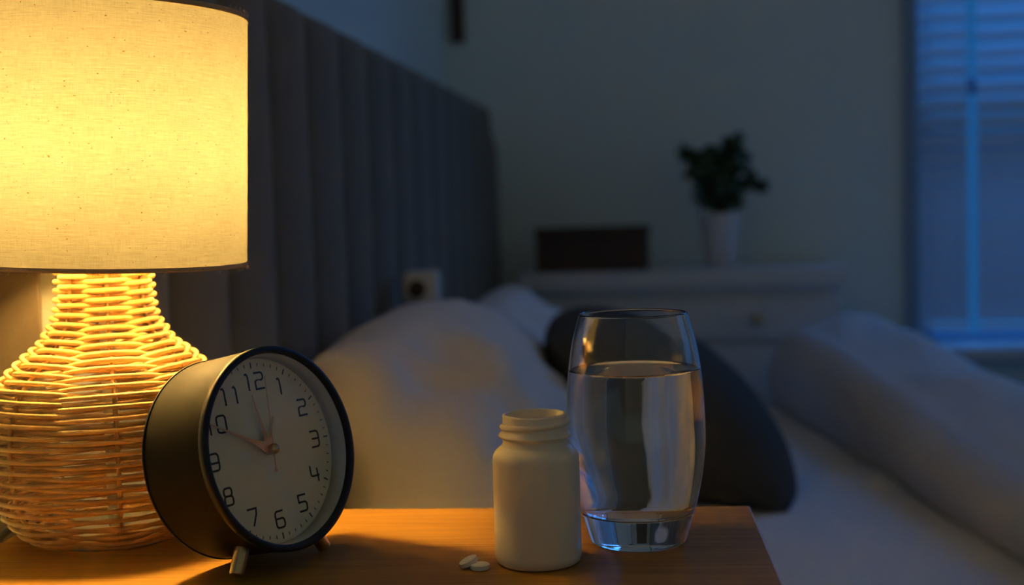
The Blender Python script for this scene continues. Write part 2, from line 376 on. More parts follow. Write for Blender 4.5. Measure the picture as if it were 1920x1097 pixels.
CU = (0.215, 0.20, 0.105); CU_M = Matrix.Translation((-0.030, 1.82, 0.606)) @ Euler((0, R(38), 0)).to_matrix().to_4x4(); CU_I = CU_M.inverted()
def pillow(name, a, b, th, m, loc, tilt, seed, label, cat, group=None, yaw=0.0, wr=1.0, roll=0.0, ex=0.42):
    """a: half height, b: half length, th: half thickness. Local x = height axis, y = length, z = thickness."""
    n = 56; bm = bmesh.new(); sides = []
    for sgn in (1, -1):
        g = []
        for i in range(n + 1):
            row = []
            for j in range(n + 1):
                u = -math.cos(PI * i / n); v = -math.cos(PI * j / n)
                rim = (i in (0, n)) or (j in (0, n))
                if sgn < 0 and rim: row.append(sides[0][i][j]); continue
                x = a * u * (1 - 0.09 * v * v * (1 - 0.0)) ; y = b * v * (1 - 0.09 * u * u)
                t = max(0.0, (1 - u * u)) ** ex * max(0.0, (1 - v * v)) ** ex
                w = noise.noise(Vector((x * 7 + seed, y * 9, sgn * 3.1))) * 0.16 + noise.noise(Vector((x * 22, y * 16 + seed, sgn))) * 0.05
                fold = abs(noise.noise(Vector((x * 9 + y * 5, y * 14 - x * 8 + seed, sgn * 2)))) * -0.24 * wr
                z = sgn * th * t * (1 + (w + fold) * wr) + sgn * min(1, t * 2) * wr * (0.017 * math.sin(26 * (x * 0.9 + y * 0.55) + 5 * noise.noise(Vector((x * 5, y * 5, seed)))) * max(0, noise.noise(Vector((x * 5 + 3, y * 4, seed))) + 0.25) )
                row.append(bm.verts.new((x + 0.004 * noise.noise(Vector((y * 9, seed, 1))), y, z)))
            g.append(row)
        sides.append(g)
        for i in range(n):
            for j in range(n):
                f = (g[i][j], g[i + 1][j], g[i + 1][j + 1], g[i][j + 1])
                bm.faces.new(f if sgn > 0 else f[::-1])
    MW = Matrix.Translation(loc) @ Euler((roll, tilt, yaw)).to_matrix().to_4x4(); MI = MW.inverted()
    for v in bm.verts:                       # soft contact: give way where something presses
        p = MW @ v.co
        if name == 'pillow':
            q = CU_I @ p
            if abs(q.x) < CU[0] and abs(q.y) < CU[1] and q.z < CU[2] * 1.3:
                tt = ((1 - (q.x / CU[0]) ** 2) * (1 - (q.y / CU[1]) ** 2)) ** 0.6 * CU[2] * 1.12
                if q.z > -tt - 0.002: q.z = -tt - 0.002; p = CU_M @ q
        p.x = max(p.x, HX + 0.002 + 0.2 * 0.0); p.z = max(p.z, 0.5025)
        v.co = MI @ p
    o = obj(name, bm, m); o.location = loc; o.rotation_euler = (roll, tilt, yaw)
    return tag(o, label, cat, group)
# tilt is the turn about Y that lifts the -x end towards the headboard
pillow('pillow', 0.225, 0.37, 0.135, M['pillow'], (-0.256, 1.585, 0.588), R(50), 1.3, 'plump white pillow leaning on the headboard, nearest the nightstand', 'pillow', 'white pillows against the headboard')
pillow('pillow', 0.20, 0.24, 0.11, M['pillow'], (-0.25, 2.30, 0.592), R(45), 6.1, 'white pillow on the far side of the bed, behind the nearer white pillow', 'pillow', 'white pillows against the headboard')
pillow('cushion', 0.215, 0.20, 0.105, M['cushion'], (-0.030, 1.82, 0.606), R(38), 3.7, 'dark charcoal cushion leaning on the white pillows behind the glass', 'cushion', wr=0.35, ex=0.6)

# duvet bunched across the bed
def duvet():
    bm = bmesh.new(); nu, nv = 120, 120; A = Vector((0.395, 1.13)); B = Vector((0.165, 2.575)); top = []
    for j in range(nv + 1):
        v = j / nv; base = A.lerp(B, v); row = []
        for i in range(nu + 1):
            u = 1.17 * (i / nu) ** 1.35
            x = base.x + u; y = base.y
            if x > 1.55: x = 1.55 + (x - 1.55) * 0.1
            hp = 0.085 + 0.095 * sstep(0.15, 0.95, v)          # height of the bunched front roll
            lw = 0.050 + 0.0 * v
            # roll: quarter round front, then settles to a flat quilt
            W_ = 0.30
            if u < 0.055: h = hp * (0.0 + 0.86 * math.sqrt(max(0, 1 - (1 - u / 0.055) ** 2)))
            elif u < W_: t = (u - 0.055) / (W_ - 0.055); h = hp * (0.86 + 0.14 * math.sin(PI * min(1, t * 1.6))) if t < 0.45 else 0
            else: h = 0
            flat = 0.034 + 0.02 * (1 - v)
            if u >= 0.055:
                t = (u - 0.055) / 0.30
                roll = 0.86 + 0.14 * math.sin(PI * min(1, t * 1.5 + 0.0)) 
                h = hp * roll * (1 - sstep(0.35, 1.1, t)) + flat * sstep(0.35, 1.1, t)
            e = min(v / 0.05, (1 - v) / 0.05, 1.0); e = math.sqrt(max(0, 1 - (1 - e) ** 2))
            e2 = min((1.17 - u) / 0.05, 1.0); e2 = math.sqrt(max(0, 1 - (1 - max(e2, 0)) ** 2))
            wr = noise.noise(Vector((x * 6, y * 5, 9))) * 0.014 + abs(noise.noise(Vector((x * 11 - y * 3, y * 4 + x * 2, 2)))) * -0.012 + 0.003
            z = 0.5035 + max(0.0, h * e * e2 * (1 + wr * 5 * min(1, u / 0.1)) )
            bx_ = -0.022 * math.sin(PI * min(1, max(0, (z - 0.5035) / max(hp, .01)))) if u < 0.055 else 0   # front bulges over its contact line
            wob = 0.010 * noise.noise(Vector((0, y * 4, 5)))
            row.append(bm.verts.new((x + bx_ + wob, y, z)))
        top.append(row)
    for a, b2 in zip(top, top[1:]):
        for j in range(nu): bm.faces.new((a[j], b2[j], b2[j + 1], a[j + 1]))
    loop = [r[0] for r in top] + top[-1][1:] + [r[-1] for r in reversed(top[:-1])] + list(reversed(top[0][1:-1]))
    low = [bm.verts.new((v.co.x, v.co.y, 0.502)) for v in loop]
    for i in range(len(loop)):
        j = (i + 1) % len(loop); bm.faces.new((loop[i], low[i], low[j], loop[j]))
    bm.faces.new(low)
    return tag(obj('duvet', bm, M['duvet']), 'puffy pale duvet pulled back in a thick fold across the bed', 'duvet')
duvet()

# small pale box with a round front against the headboard
t = thing('small_box', 'small pale box with round brown front on the pillow by the headboard', 'box', (-0.390, 1.82, 0.770), (0, 0, R(6)))
obj('body', nbox(-0.0265, 0.0265, -0.018, 0.018, 0.0, 0.046, bev=0.006, seg=3), M['white_paint'], t)
bm = bmesh.new(); lathe(bm, [(0, 0), (0.012, 0), (0.013, 0.002), (0.012, 0.005), (0, 0.006)], 24, mtx=Matrix.Translation((-0.006, -0.0175, 0.02)) @ Matrix.Rotation(R(90), 4, 'X'))
kk = obj('round_face', bm, M['side_fabric'], t); kk['label'] = 'round brown front'

# ------------------------------------------------------------------ chest by the far wall and what stands on it
DZ = 0.765
t = thing('chest', 'low white chest of drawers against the far wall', 'chest', (-0.016, 2.90, 0))
obj('top_panel', nbox(-0.352, 0.352, -0.178, 0.165, DZ - 0.038, DZ, bev=0.004), M['white_paint'], t, False)
obj('body', nbox(-0.335, 0.335, -0.150, 0.160, 0.10, DZ - 0.038, bev=0.003), M['white_paint'], t, False)
for z0, z1 in ((0.615, 0.700), (0.37, 0.600), (0.125, 0.355)):
    d = obj('drawer', nbox(-0.315, 0.315, -0.166, -0.150, z0, z1, bev=0.003), M['white_paint'], t, False)
    for kx in (-0.16, 0.16):
        bm = bmesh.new(); lathe(bm, [(0, 0), (0.006, 0), (0.006, 0.012), (0.012, 0.016), (0.010, 0.024), (0, 0.026)], 20, mtx=Matrix.Translation((kx, -0.166, (z0 + z1) / 2)) @ Matrix.Rotation(R(90), 4, 'X'))
        obj('knob', bm, M['brass'], d)
for lx in (-0.31, 0.31):
    for ly in (-0.13, 0.14): obj('leg', nbox(lx - 0.02, lx + 0.02, ly - 0.02, ly + 0.02, 0, 0.10, bev=0.003), M['white_paint'], t, False)
t = thing('storage_box', 'dark brown wooden box standing on the white chest beside the plant', 'box', (-0.212, 2.88, DZ))
obj('body', nbox(-0.125, 0.125, -0.075, 0.075, 0, 0.078, bev=0.003), M['dark_wood'], t, False)
obj('lid', nbox(-0.128, 0.128, -0.078, 0.078, 0.0785, 0.100, bev=0.004), M['dark_wood'], t, False)
# plant
t = thing('potted_plant', 'bushy dark green plant in white pot on the white chest', 'plant', (0.075, 2.88, DZ))
pr = [(0, 0.0), (0.032, 0.0), (0.035, 0.003), (0.044, 0.10), (0.047, 0.118), (0.046, 0.122), (0.042, 0.120), (0.040, 0.108), (0, 0.108)]
bm = bmesh.new(); lathe(bm, pr[:7] + [(0.030, 0.02), (0, 0.02)], 48); obj('pot', bm, M['pot'], t)
bm = bmesh.new(); lathe(bm, [(0, 0.104), (0.0385, 0.104), (0.038, 0.108), (0, 0.112)], 32); obj('soil', bm, M['soil'], t)
clusters = [((0.0, 0, 0.185), 0.062, 95), ((-0.035, 0, 0.225), 0.048, 60), ((0.01, 0, 0.222), 0.04, 45), ((0.03, 0, 0.245), 0.042, 50), ((0.035, -0.01, 0.275), 0.026, 26), ((-0.075, 0, 0.262), 0.020, 14), ((-0.05, 0, 0.25), 0.02, 12),
            ((0.055, 0, 0.20), 0.030, 22), ((0.095, -0.01, 0.182), 0.014, 9), ((0.078, 0, 0.19), 0.012, 6), ((-0.03, 0, 0.15), 0.03, 16), ((0.03, 0, 0.15), 0.03, 16), ((-0.02, 0, 0.26), 0.02, 8)]
stem = bmesh.new(); fol = bmesh.new(); rnd = random.Random(4)
for (c, rad, k) in clusters:
    c = Vector(c); tube(stem, smooth_prof([(0.006 * c.x / 0.05, 0, 0.11), (c.x * 0.35, c.y * .5, 0.11 + (c.z - 0.11) * 0.6), tuple(c)], 5), 0.0016, 6)
    for q in range(int(k * 1.7)):
        d = Vector((rnd.gauss(0, 1), rnd.gauss(0, 1), rnd.gauss(0, 1))).normalized() * rad * rnd.uniform(0.35, 1.0)
        p = c + d; L_ = rnd.uniform(0.017, 0.026); nrm = (d.normalized() + Vector((rnd.gauss(0, .5), rnd.gauss(0, .5), rnd.gauss(0, .5) + .5))).normalized()
        ax = nrm.orthogonal().normalized(); ax = Matrix.Rotation(rnd.uniform(0, 2 * PI), 3, nrm) @ ax; sd = nrm.cross(ax)
        prev = None
        for s in range(7):
            tt = s / 6; wd = 0.42 * L_ * math.sin(PI * (0.06 + 0.92 * tt)) ** 0.8; cp = p + ax * (L_ * (tt - 0.5)) - nrm * (0.25 * L_ * (tt - .4) ** 2)
            cur = [fol.verts.new(cp - sd * wd + nrm * wd * .25), fol.verts.new(cp), fol.verts.new(cp + sd * wd + nrm * wd * .25)]
            if prev:
                fol.faces.new((prev[0], prev[1], cur[1], cur[0])); fol.faces.new((prev[1], prev[2], cur[2], cur[1]))
            prev = cur
obj('stem', stem, M['dark_wood'], t); fo = obj('foliage', fol, M['leaf'], t)
md = fo.modifiers.new('thick', 'SOLIDIFY'); md.thickness = 0.0006
# narrow dark hanging by the corner
t = thing('wall_hanging', 'narrow dark strip hanging high on the far wall beside the corner', 'wall hanging', (-0.548, YW - 0.004, 1.325))
obj('panel', nbox(-0.017, 0.017, -0.010, 0.0, 0.0, 0.62, bev=0.003), M['dark_wood'], t, False)

# ------------------------------------------------------------------ nightstand
TZ = 0.70
TA = R(2.7)
ns = thing('nightstand', 'warm oak nightstand with smooth wooden top beside the bed', 'nightstand', (0.0368, 0.8134, 0), (0, 0, TA))
ns.rotation_euler = (0, 0, -TA * -1.0)
obj('top_panel', nbox(-0.463, 0.0, -0.45, 0.0, TZ - 0.024, TZ, bev=0.0012), M['wood'], ns, False)
obj('body', nbox(-0.453, -0.022, -0.435, -0.012, 0.16, TZ - 0.024, bev=0.001), M['wood'], ns, False)
for z0, z1 in ((0.43, 0.665), (0.175, 0.42)):
    d = obj('drawer', nbox(-0.022, -0.006, -0.430, -0.017, z0, z1, bev=0.002), M['wood'], ns, False)
    bm = bmesh.new(); lathe(bm, [(0, 0), (0.006, 0), (0.006, 0.01), (0.013, 0.014), (0.011, 0.022), (0, 0.024)], 20, mtx=Matrix.Translation((-0.006, -0.223, (z0 + z1) / 2)) @ Matrix.Rotation(R(90), 4, 'Y'))
    obj('knob', bm, M['brass'], d)
for lx in (-0.43, -0.045):
    for ly in (-0.41, -0.035):
        bm = bmesh.new(); lathe(bm, [(0, 0), (0.011, 0), (0.018, 0.16), (0, 0.16)], 20, mtx=Matrix.Translation((lx, ly, 0))); obj('leg', bm, M['wood'], ns)

# ------------------------------------------------------------------ wicker lamp
LX, LY = -0.3579, 0.7338
lamp = thing('table_lamp', 'lit table lamp with woven wicker base and linen drum shade', 'lamp', (LX, LY, TZ))
SIL = [(0.046, 0.0016), (0.053, 0.0035), (0.0625, 0.011), (0.0718, 0.026), (0.0760, 0.042), (0.0770, 0.058), (0.0752, 0.078), (0.0685, 0.095), (0.0640, 0.101), (0.0560, 0.1087), (0.0500, 0.1138),
       (0.0420, 0.1200), (0.0368, 0.1275), (0.0325, 0.1345), (0.0305, 0.1415), (0.0293, 0.151), (0.0288, 0.162), (0.0288, 0.172)]
pf = smooth_prof(SIL, 12)
acc = [0.0]
for a, b2 in zip(pf, pf[1:]): acc.append(acc[-1] + math.hypot(b2[0] - a[0], b2[1] - a[1]))
TOT = acc[-1]
def prof_at(s):
    s = max(0, min(TOT, s)); lo = 0
    import bisect
    i = min(max(bisect.bisect_right(acc, s) - 1, 0), len(acc) - 2); f = (s - acc[i]) / max(acc[i + 1] - acc[i], 1e-9)
    a, b2 = pf[i], pf[i + 1]; nr, nz = (b2[1] - a[1]), -(b2[0] - a[0]); ln = math.hypot(nr, nz) or 1
    return a[0] + (b2[0] - a[0]) * f, a[1] + (b2[1] - a[1]) * f, nr / ln, nz / ln
def pitch_at(z): return 0.00340 - 0.00052 * sstep(0.095, 0.135, z)
_th = [0.0]; _s = [0.0]
while _s[-1] < TOT:
    _s.append(_s[-1] + pitch_at(prof_at(_s[-1])[1]) / 112); _th.append(_th[-1] + 2 * PI / 112)
steps = len(_s) - 1; phase = math.atan2(-LY, -LX) + R(2)
bm = bmesh.new(); pts = []; rad = []
rn = random.Random(2)
for i in range(steps + 1):
    th = _th[i]; s = _s[i]
    r, z, nr, nz = prof_at(s)
    a = 0.0024 + 0.0006 * sstep(0.09, 0.13, z)
    w = math.cos(3.5 * th); w = math.copysign(abs(w) ** 0.8, w)
    off = a * w - 0.0026 + 0.0003 * noise.noise(Vector((th * 0.7, 0, 0)))
    # strands bow a little up and down between the stakes
    zz = z + nz * off + 0.0006 * noise.noise(Vector((th * 0.55, 3, 0)))
    rr = r + nr * off
    pts.append((rr * math.cos(th + phase), rr * math.sin(th + phase), max(zz, 0.0017)))
tube(bm, pts, lambda f: 0.00168 - 0.00036 * sstep(0.72, 0.5, f), 8)
obj('woven_body', bm, M['wicker'], lamp)
for k in range(7):
    bm = bmesh.new(); th = phase + 2 * PI * k / 7; P = []
    for i in range(60):
        r, z, nr, nz = prof_at(TOT * (0.004 + 0.996 * i / 59)); r -= nr * 0.0026; z -= nz * 0.0026
        P.append((r * math.cos(th), r * math.sin(th), max(z, 0.0014)))
    tube(bm, P, 0.0013, 8); obj('stake', bm, M['wicker'], lamp)
bm = bmesh.new(); lathe(bm, [(0, 0.0), (0.043, 0.0), (0.044, 0.001), (0.043, 0.0045), (0, 0.0045)], 64); obj('base_disc', bm, M['base_disc'], lamp)
bm = bmesh.new(); lathe(bm, [(0, 0.1735), (0.0265, 0.1735), (0.027, 0.1750), (0.026, 0.177), (0, 0.178)], 48); obj('neck_cap', bm, M['cream_metal'], lamp)
bm = bmesh.new(); lathe(bm, [(0, 0.004), (0.0045, 0.004), (0.0045, 0.174), (0, 0.174)], 20); obj('inner_rod', bm, M['cream_metal'], lamp)
bm = bmesh.new(); lathe(bm, [(0, 0.1785), (0.014, 0.1785), (0.014, 0.212), (0.012, 0.216), (0, 0.216)], 32); obj('socket', bm, M['cream_metal'], lamp)
bm = bmesh.new(); lathe(bm, smooth_prof([(0.0, 0.2165), (0.010, 0.2165), (0.013, 0.224), (0.019, 0.238), (0.0215, 0.250), (0.019, 0.262), (0.011, 0.270), (0.0001, 0.272)], 5)[:-1] + [(0, 0.272)], 32)
bulb = obj('light_bulb', bm, M['bulb'], lamp); bulb['label'] = 'glowing warm bulb'
# shade, slightly tilted on its fitter
SB = Vector((0.0008, 0.0, 0.1690)); SR, SH = 0.0862, 0.1545
wv = Vector((0.051, -0.0156, 1)).normalized(); q = Vector((0, 0, 1)).rotation_difference(wv).to_matrix().to_4x4(); SM = Matrix.Translation(SB) @ q
def shade_wall(bm, r, z0, z1, n=160, k=10, th=0.0005):
    uvl = bm.loops.layers.uv.new('UVMap'); 
    for rr in (r, r - th):
        vs = [[bm.verts.new(SM @ Vector((rr * math.cos(2 * PI * i / n), rr * math.sin(2 * PI * i / n), z0 + (z1 - z0) * j / k))) for i in range(n)] for j in range(k + 1)]
        for j in range(k):
            for i in range(n):
                f = bm.faces.new((vs[j][i], vs[j][(i + 1) % n], vs[j + 1][(i + 1) % n], vs[j + 1][i]))
                for lp, (ii, jj) in zip(f.loops, ((i, j), (i + 1, j), (i + 1, j + 1), (i, j + 1))):
                    lp[uvl].uv = (2 * PI * ii / n * r, z0 + (z1 - z0) * jj / k)
        if rr == r: o_ = vs
        else:
            for a, b2 in ((o_[0], vs[0]), (o_[k], vs[k])):
                for i in range(n): bm.faces.new((a[i], a[(i + 1) % n], b2[(i + 1) % n], b2[i]))
    return bm
bm = bmesh.new(); uvl = bm.loops.layers.uv.new('UVMap'); n_, k_ = 192, 12
vs = [[bm.verts.new(SM @ Vector((SR * math.cos(2 * PI * i / n_), SR * math.sin(2 * PI * i / n_), 0.0022 + (SH - 0.0044) * j / k_))) for i in range(n_)] for j in range(k_ + 1)]
for j in range(k_):
    for i in range(n_):
        f = bm.faces.new((vs[j][i], vs[j][(i + 1) % n_], vs[j + 1][(i + 1) % n_], vs[j + 1][i]))
        for lp, (ii, jj) in zip(f.loops, ((i, j), (i + 1, j), (i + 1, j + 1), (i, j + 1))): lp[uvl].uv = (2 * PI * ii / n_ * SR, SH * jj / k_)
shade = obj('lamp_shade', bm, M['linen'], lamp, recalc=False); shade['label'] = 'glowing linen drum shade'
for nm, z0, z1 in (('bottom_hem', 0.0, 0.0026), ('top_hem', SH - 0.0030, SH)):
    bm = shade_wall(bmesh.new(), SR + 0.0005, z0, z1, 192, 2, 0.0014); hm = obj(nm, bm, M['hem'], lamp)
    # loose linen threads fraying off the hem
    bm = bmesh.new(); rt = random.Random(11 if z0 == 0 else 5); zz = z0 if z0 == 0 else z1; sg = -1 if z0 == 0 else 1
    for q_ in range(230):
        a0 = rt.uniform(0, 2 * PI); ln = rt.uniform(0.0006, 0.0022); da = rt.uniform(-0.016, 0.016); out = rt.uniform(0.0002, 0.0010)
        P = [SM @ Vector(((SR + 0.0004 + out * tt) * math.cos(a0 + da * tt * tt + 0.004 * math.sin(6 * tt)), (SR + 0.0004 + out * tt) * math.sin(a0 + da * tt * tt), zz + sg * ln * math.sin(PI * 0.62 * tt))) for tt in [i / 6 for i in range(7)]]
        tube(bm, P, 0.00006, 4)
    th_ = obj('loose_thread', bm, M['linen'], hm); th_['kind'] = 'stuff'
# wire fitter ring inside the shade
bm = bmesh.new(); zr = 0.046
for k in range(2):
    a0 = PI * k + R(38); p1 = SM @ Vector((SR * 0.99 * math.cos(a0), SR * 0.99 * math.sin(a0), zr)); p0 = Vector((0.016 * math.cos(a0), 0.016 * math.sin(a0), 0.2125))
    tube(bm, [p0, p0.lerp(p1, 0.5), p1], 0.0011, 8)
ring = [(0.0155 * math.cos(2 * PI * i / 40), 0.0155 * math.sin(2 * PI * i / 40), 0.2125) for i in range(41)]
tube(bm, ring, 0.0012, 8); obj('shade_fitter', bm, M['cream_metal'], lamp)
# cord leaving the base to the left edge of the nightstand
bm = bmesh.new(); cp = [(-0.035, 0.012, 0.0028), (-0.052, 0.020, 0.003), (-0.063, 0.016, 0.004), (-0.0705, 0.006, 0.0032), (-0.0745, -0.006, -0.001), (-0.078, -0.020, -0.010), (-0.080, -0.045, -0.022), (-0.082, -0.08, -0.08), (-0.085, -0.085, -0.3), (-0.09, -0.085, -0.69)]
tube(bm, smooth_prof(cp, 8), 0.0026, 10); obj('power_cord', bm, M['cord'], lamp)

# ------------------------------------------------------------------ alarm clock
CC = Vector((-0.2232, 0.6639, TZ + 0.0672)); nn = Vector((0.8815, -0.4236, 0.2085)).normalized(); rr_ = Vector((0.4331, 0.9013, 0)).normalized(); uu_ = nn.cross(rr_)
clk = thing('alarm_clock', 'round dark alarm clock with white dial on brass feet beside the lamp', 'alarm clock')
clk.matrix_world = Matrix((rr_, uu_, nn)).transposed().to_4x4(); clk.matrix_world = Matrix.Translation(CC) @ clk.matrix_world
CR, CD, DD = 0.0570, 0.0500, 0.0140     # local: x right, y up, z out of the face
bm = bmesh.new(); lathe(bm, [(0, -CD), (CR - 0.0015, -CD), (CR - 0.0004, -CD + 0.0004), (CR - 0.0006, -0.0022), (CR - 0.003, -0.0016), (CR - 0.0032, -CD + 0.0035), (0, -CD + 0.0035)], 160)
sharp(obj('case', bm, M['case'], clk), 50)
bm = bmesh.new(); lathe(bm, [(CR - 0.0008, -0.0050), (CR + 0.0001, -0.0046), (CR + 0.0002, -0.0009), (CR - 0.0006, 0.0), (CR - 0.0030, 0.0), (CR - 0.0036, -0.0006), (CR - 0.0038, -0.0050)], 160, close=True)
obj('front_ring', bm, M['case_ring'], clk)
bm = bmesh.new(); lathe(bm, [(CR - 0.0003, -CD + 0.0000), (CR + 0.0003, -CD + 0.0004), (CR + 0.0003, -CD + 0.0012), (CR - 0.0003, -CD + 0.0014)], 160, close=True)
obj('rear_rim', bm, M['case_ring'], clk)
bm = bmesh.new(); lathe(bm, [(CR - 0.0042, -0.0035), (CR - 0.0036, -0.0035), (CR - 0.0044, -DD), (CR - 0.0050, -DD)], 160, close=True)
obj('inner_wall', bm, M['rehaut'], clk)
bm = bmesh.new(); lathe(bm, [(0, -DD), (CR - 0.0046, -DD), (CR - 0.0046, -DD - 0.001), (0, -DD - 0.001)], 160)
dial = obj('dial', bm, M['dial'], clk, False); dial['label'] = 'pale dial'
bm = bmesh.new(); lathe(bm, [(0, -0.0022), (CR - 0.0038, -0.0022), (CR - 0.0038, -0.0034), (0, -0.0034)], 120)
o = obj('glass_cover', bm, M['lens'], clk, False); o['label'] = 'clear glass cover'
ZD = -DD + 0.00006
# digits as squared strokes
def arc(cx, cy, r, a0, a1, k=5): return [(cx + r * math.cos(R(a0 + (a1 - a0) * i / k)), cy + r * math.sin(R(a0 + (a1 - a0) * i / k))) for i in range(k + 1)]
c_ = 0.20
DIG = {  # in a box 0..0.72 wide, 0..1 high
 '0': [[(c_, 0)] + arc(0.72 - c_, c_, c_, -90, 0) + arc(0.72 - c_, 1 - c_, c_, 0, 90) + arc(c_, 1 - c_, c_, 90, 180) + arc(c_, c_, c_, 180, 270)],
 '1': [[(0.16, 0.97), (0.30, 1.0), (0.38, 0.86), (0.38, 0.0)]],
 '2': [[(0.0, 1.0), (0.72 - c_, 1.0)] + arc(0.72 - c_, 1 - c_, c_, 90, 0) + arc(0.72 - c_, 0.53 + c_, c_, 0, -90) + [(0.12, 0.53)] + arc(0.15, 0.40, 0.13, 90, 180) + [(0.02, 0.0), (0.72, 0.0)]],
 '3': [[(0.0, 1.0), (0.72 - c_, 1.0)] + arc(0.72 - c_, 1 - c_, c_, 90, 0) + [(0.72, c_)] + arc(0.72 - c_, c_, c_, 0, -90) + [(0.0, 0.0)], [(0.12, 0.52), (0.72, 0.52)]],
 '4': [[(0.0, 1.0), (0.0, 0.50)] + arc(0.14, 0.50, 0.14, 180, 270) + [(0.72, 0.36)], [(0.60, 0.80), (0.60, 0.0)]],
 '5': [[(0.68, 1.0), (0.04, 1.0), (0.04, 0.56), (0.72 - c_, 0.56)] + arc(0.72 - c_, 0.56 - c_, c_, 90, 0) + arc(0.72 - c_, c_, c_, 0, -90) + [(0.0, 0.0)]],
 '6': [[(0.66, 1.0), (c_, 1.0)] + arc(c_, 1 - c_, c_, 90, 180) + arc(c_, c_, c_, 180, 270) + arc(0.72 - c_, c_, c_, -90, 0) + arc(0.72 - c_, 0.55 - c_, c_, 0, 90) + [(0.0, 0.55)]],
 '7': [[(0.0, 1.0), (0.72, 1.0), (0.68, 0.66), (0.34, 0.0)]],
 '8': [[(c_, 0.53)] + arc(c_, 0.53 - 0.16, 0.16, 90, 180) + arc(c_, c_ - 0.02, c_ - 0.02, 180, 270)[1:] + arc(0.72 - c_, c_ - 0.02, 0.18, -90, 0) + arc(0.72 - c_, 0.53 - 0.18, 0.18, 0, 90) + [(c_, 0.53)],
       [(0.72 - c_, 0.53)] + arc(0.70 - c_, 0.53 + 0.17, 0.17, -90, 0) + arc(0.70 - c_, 1 - 0.17, 0.17, 0, 90) + arc(0.02 + c_, 1 - 0.17, 0.17, 90, 180) + arc(0.02 + c_, 0.53 + 0.17, 0.17, 180, 270)],
 '9': [[(0.06, 0.0), (0.72 - c_, 0.0)] + arc(0.72 - c_, c_, c_, -90, 0) + arc(0.72 - c_, 1 - c_, c_, 0, 90) + arc(c_, 1 - c_, c_, 90, 180) + arc(c_, 0.45 + c_, c_, 180, 270) + [(0.72, 0.45)]],
}
DIG['0'][0].append(DIG['0'][0][0]); DIG['0'][0].append(DIG['0'][0][1]); DIG['8'][1].append(DIG['8'][1][0])
def stroke(bm, pts, w, z, t=0.00012):
    pts = [Vector((p[0], p[1])) for p in pts]
    clean = [pts[0]]
    for p in pts[1:]:
        if (p - clean[-1]).length > 1e-6: clean.append(p)
    pts = clean; Lf = []; Rt = []
    for i, p in enumerate(pts):
        d0 = (p - pts[i - 1]).normalized() if i > 0 else None; d1 = (pts[i + 1] - p).normalized() if i < len(pts) - 1 else None
        d = ((d0 or d1) + (d1 or d0)); d = d.normalized() if d.length > 1e-6 else (d1 or d0)
        nr = Vector((-d.y, d.x)); k = 1.0
        if d0 and d1: k = 1 / max(0.45, nr.dot(Vector((-d1.y, d1.x))))
        pe = p - d * w / 2 * 0.5 if i == 0 else (p + d * w / 2 * 0.5 if i == len(pts) - 1 else p)
        Lf.append(pe + nr * w / 2 * k); Rt.append(pe - nr * w / 2 * k)
    vt = [(bm.verts.new((a.x, a.y, z + t)), bm.verts.new((b2.x, b2.y, z + t)), bm.verts.new((a.x, a.y, z)), bm.verts.new((b2.x, b2.y, z))) for a, b2 in zip(Lf, Rt)]
    for a, b2 in zip(vt, vt[1:]):
        bm.faces.new((a[0], a[1], b2[1], b2[0])); bm.faces.new((a[0], b2[0], b2[2], a[2])); bm.faces.new((a[1], a[3], b2[3], b2[1]))
def numeral(txt, px, py, h=0.0092, w=0.00112):
    bm = bmesh.new(); adv = {'1': 0.74}; tot = sum(0.95 for c in txt) - 0.23; x = -tot / 2
    if txt in ('11',): x += 0.02
    for c in txt:
        for st in DIG[c]: stroke(bm, [(px + (x + a) * h * 0.98, py + (b2 - 0.5) * h) for a, b2 in st], w, ZD)
        x += 0.95
    return obj('numeral', bm, M['ink'], dial, False)
NR = 0.0392
for k in range(1, 13):
    a = R(90 - 30 * k); rr2 = NR * (1.0 if k not in (10, 11) else 0.985)
    numeral(str(k), rr2 * math.cos(a), rr2 * math.sin(a))
bm = bmesh.new()
for k in range(60):
    a = R(90 - 6 * k); big = k % 5 == 0; r0, r1 = (0.0468, 0.0499) if big else (0.0477, 0.0493)
    stroke(bm, [(r0 * math.cos(a), r0 * math.sin(a)), (r1 * math.cos(a), r1 * math.sin(a))], 0.00075 if big else 0.00045, ZD)
obj('minute_track', bm, M['ink'], dial, False)
def poly(bm, pts, z, t):
    a = [bm.verts.new((p[0], p[1], z)) for p in pts]; b2 = [bm.verts.new((p[0], p[1], z + t)) for p in pts]
    bm.faces.new(a[::-1]); bm.faces.new(b2)
    for i in range(len(a)): j = (i + 1) % len(a); bm.faces.new((a[i], a[j], b2[j], b2[i]))
def hand(name, deg, ln, z, tail=0.0, wide=0.0036, tip=0.0004):
    bm = bmesh.new()
    pts = [(-wide * .5, 0), (-wide * .62, ln * 0.10), (-wide * .36, ln * 0.22), (-wide * .17, ln * 0.40), (-tip, ln * 0.97), (0, ln), (tip, ln * 0.97), (wide * .17, ln * 0.40), (wide * .36, ln * 0.22), (wide * .62, ln * 0.10), (wide * .5, 0)]
    pts += [(wide * .5 * math.cos(x), -wide * .5 * math.sin(x) - 0.0006) for x in [R(30 * i) for i in range(1, 6)]]
    poly(bm, pts, z, 0.0003); o = obj(name, bm, M['copper'], clk, False); o.rotation_euler = (0, 0, R(-deg)); return o
hand('hour_hand', -10.5, 0.0325, -DD + 0.0028, wide=0.0050)
hand('minute_hand', -63.5, 0.0462, -DD + 0.0042, wide=0.0052)
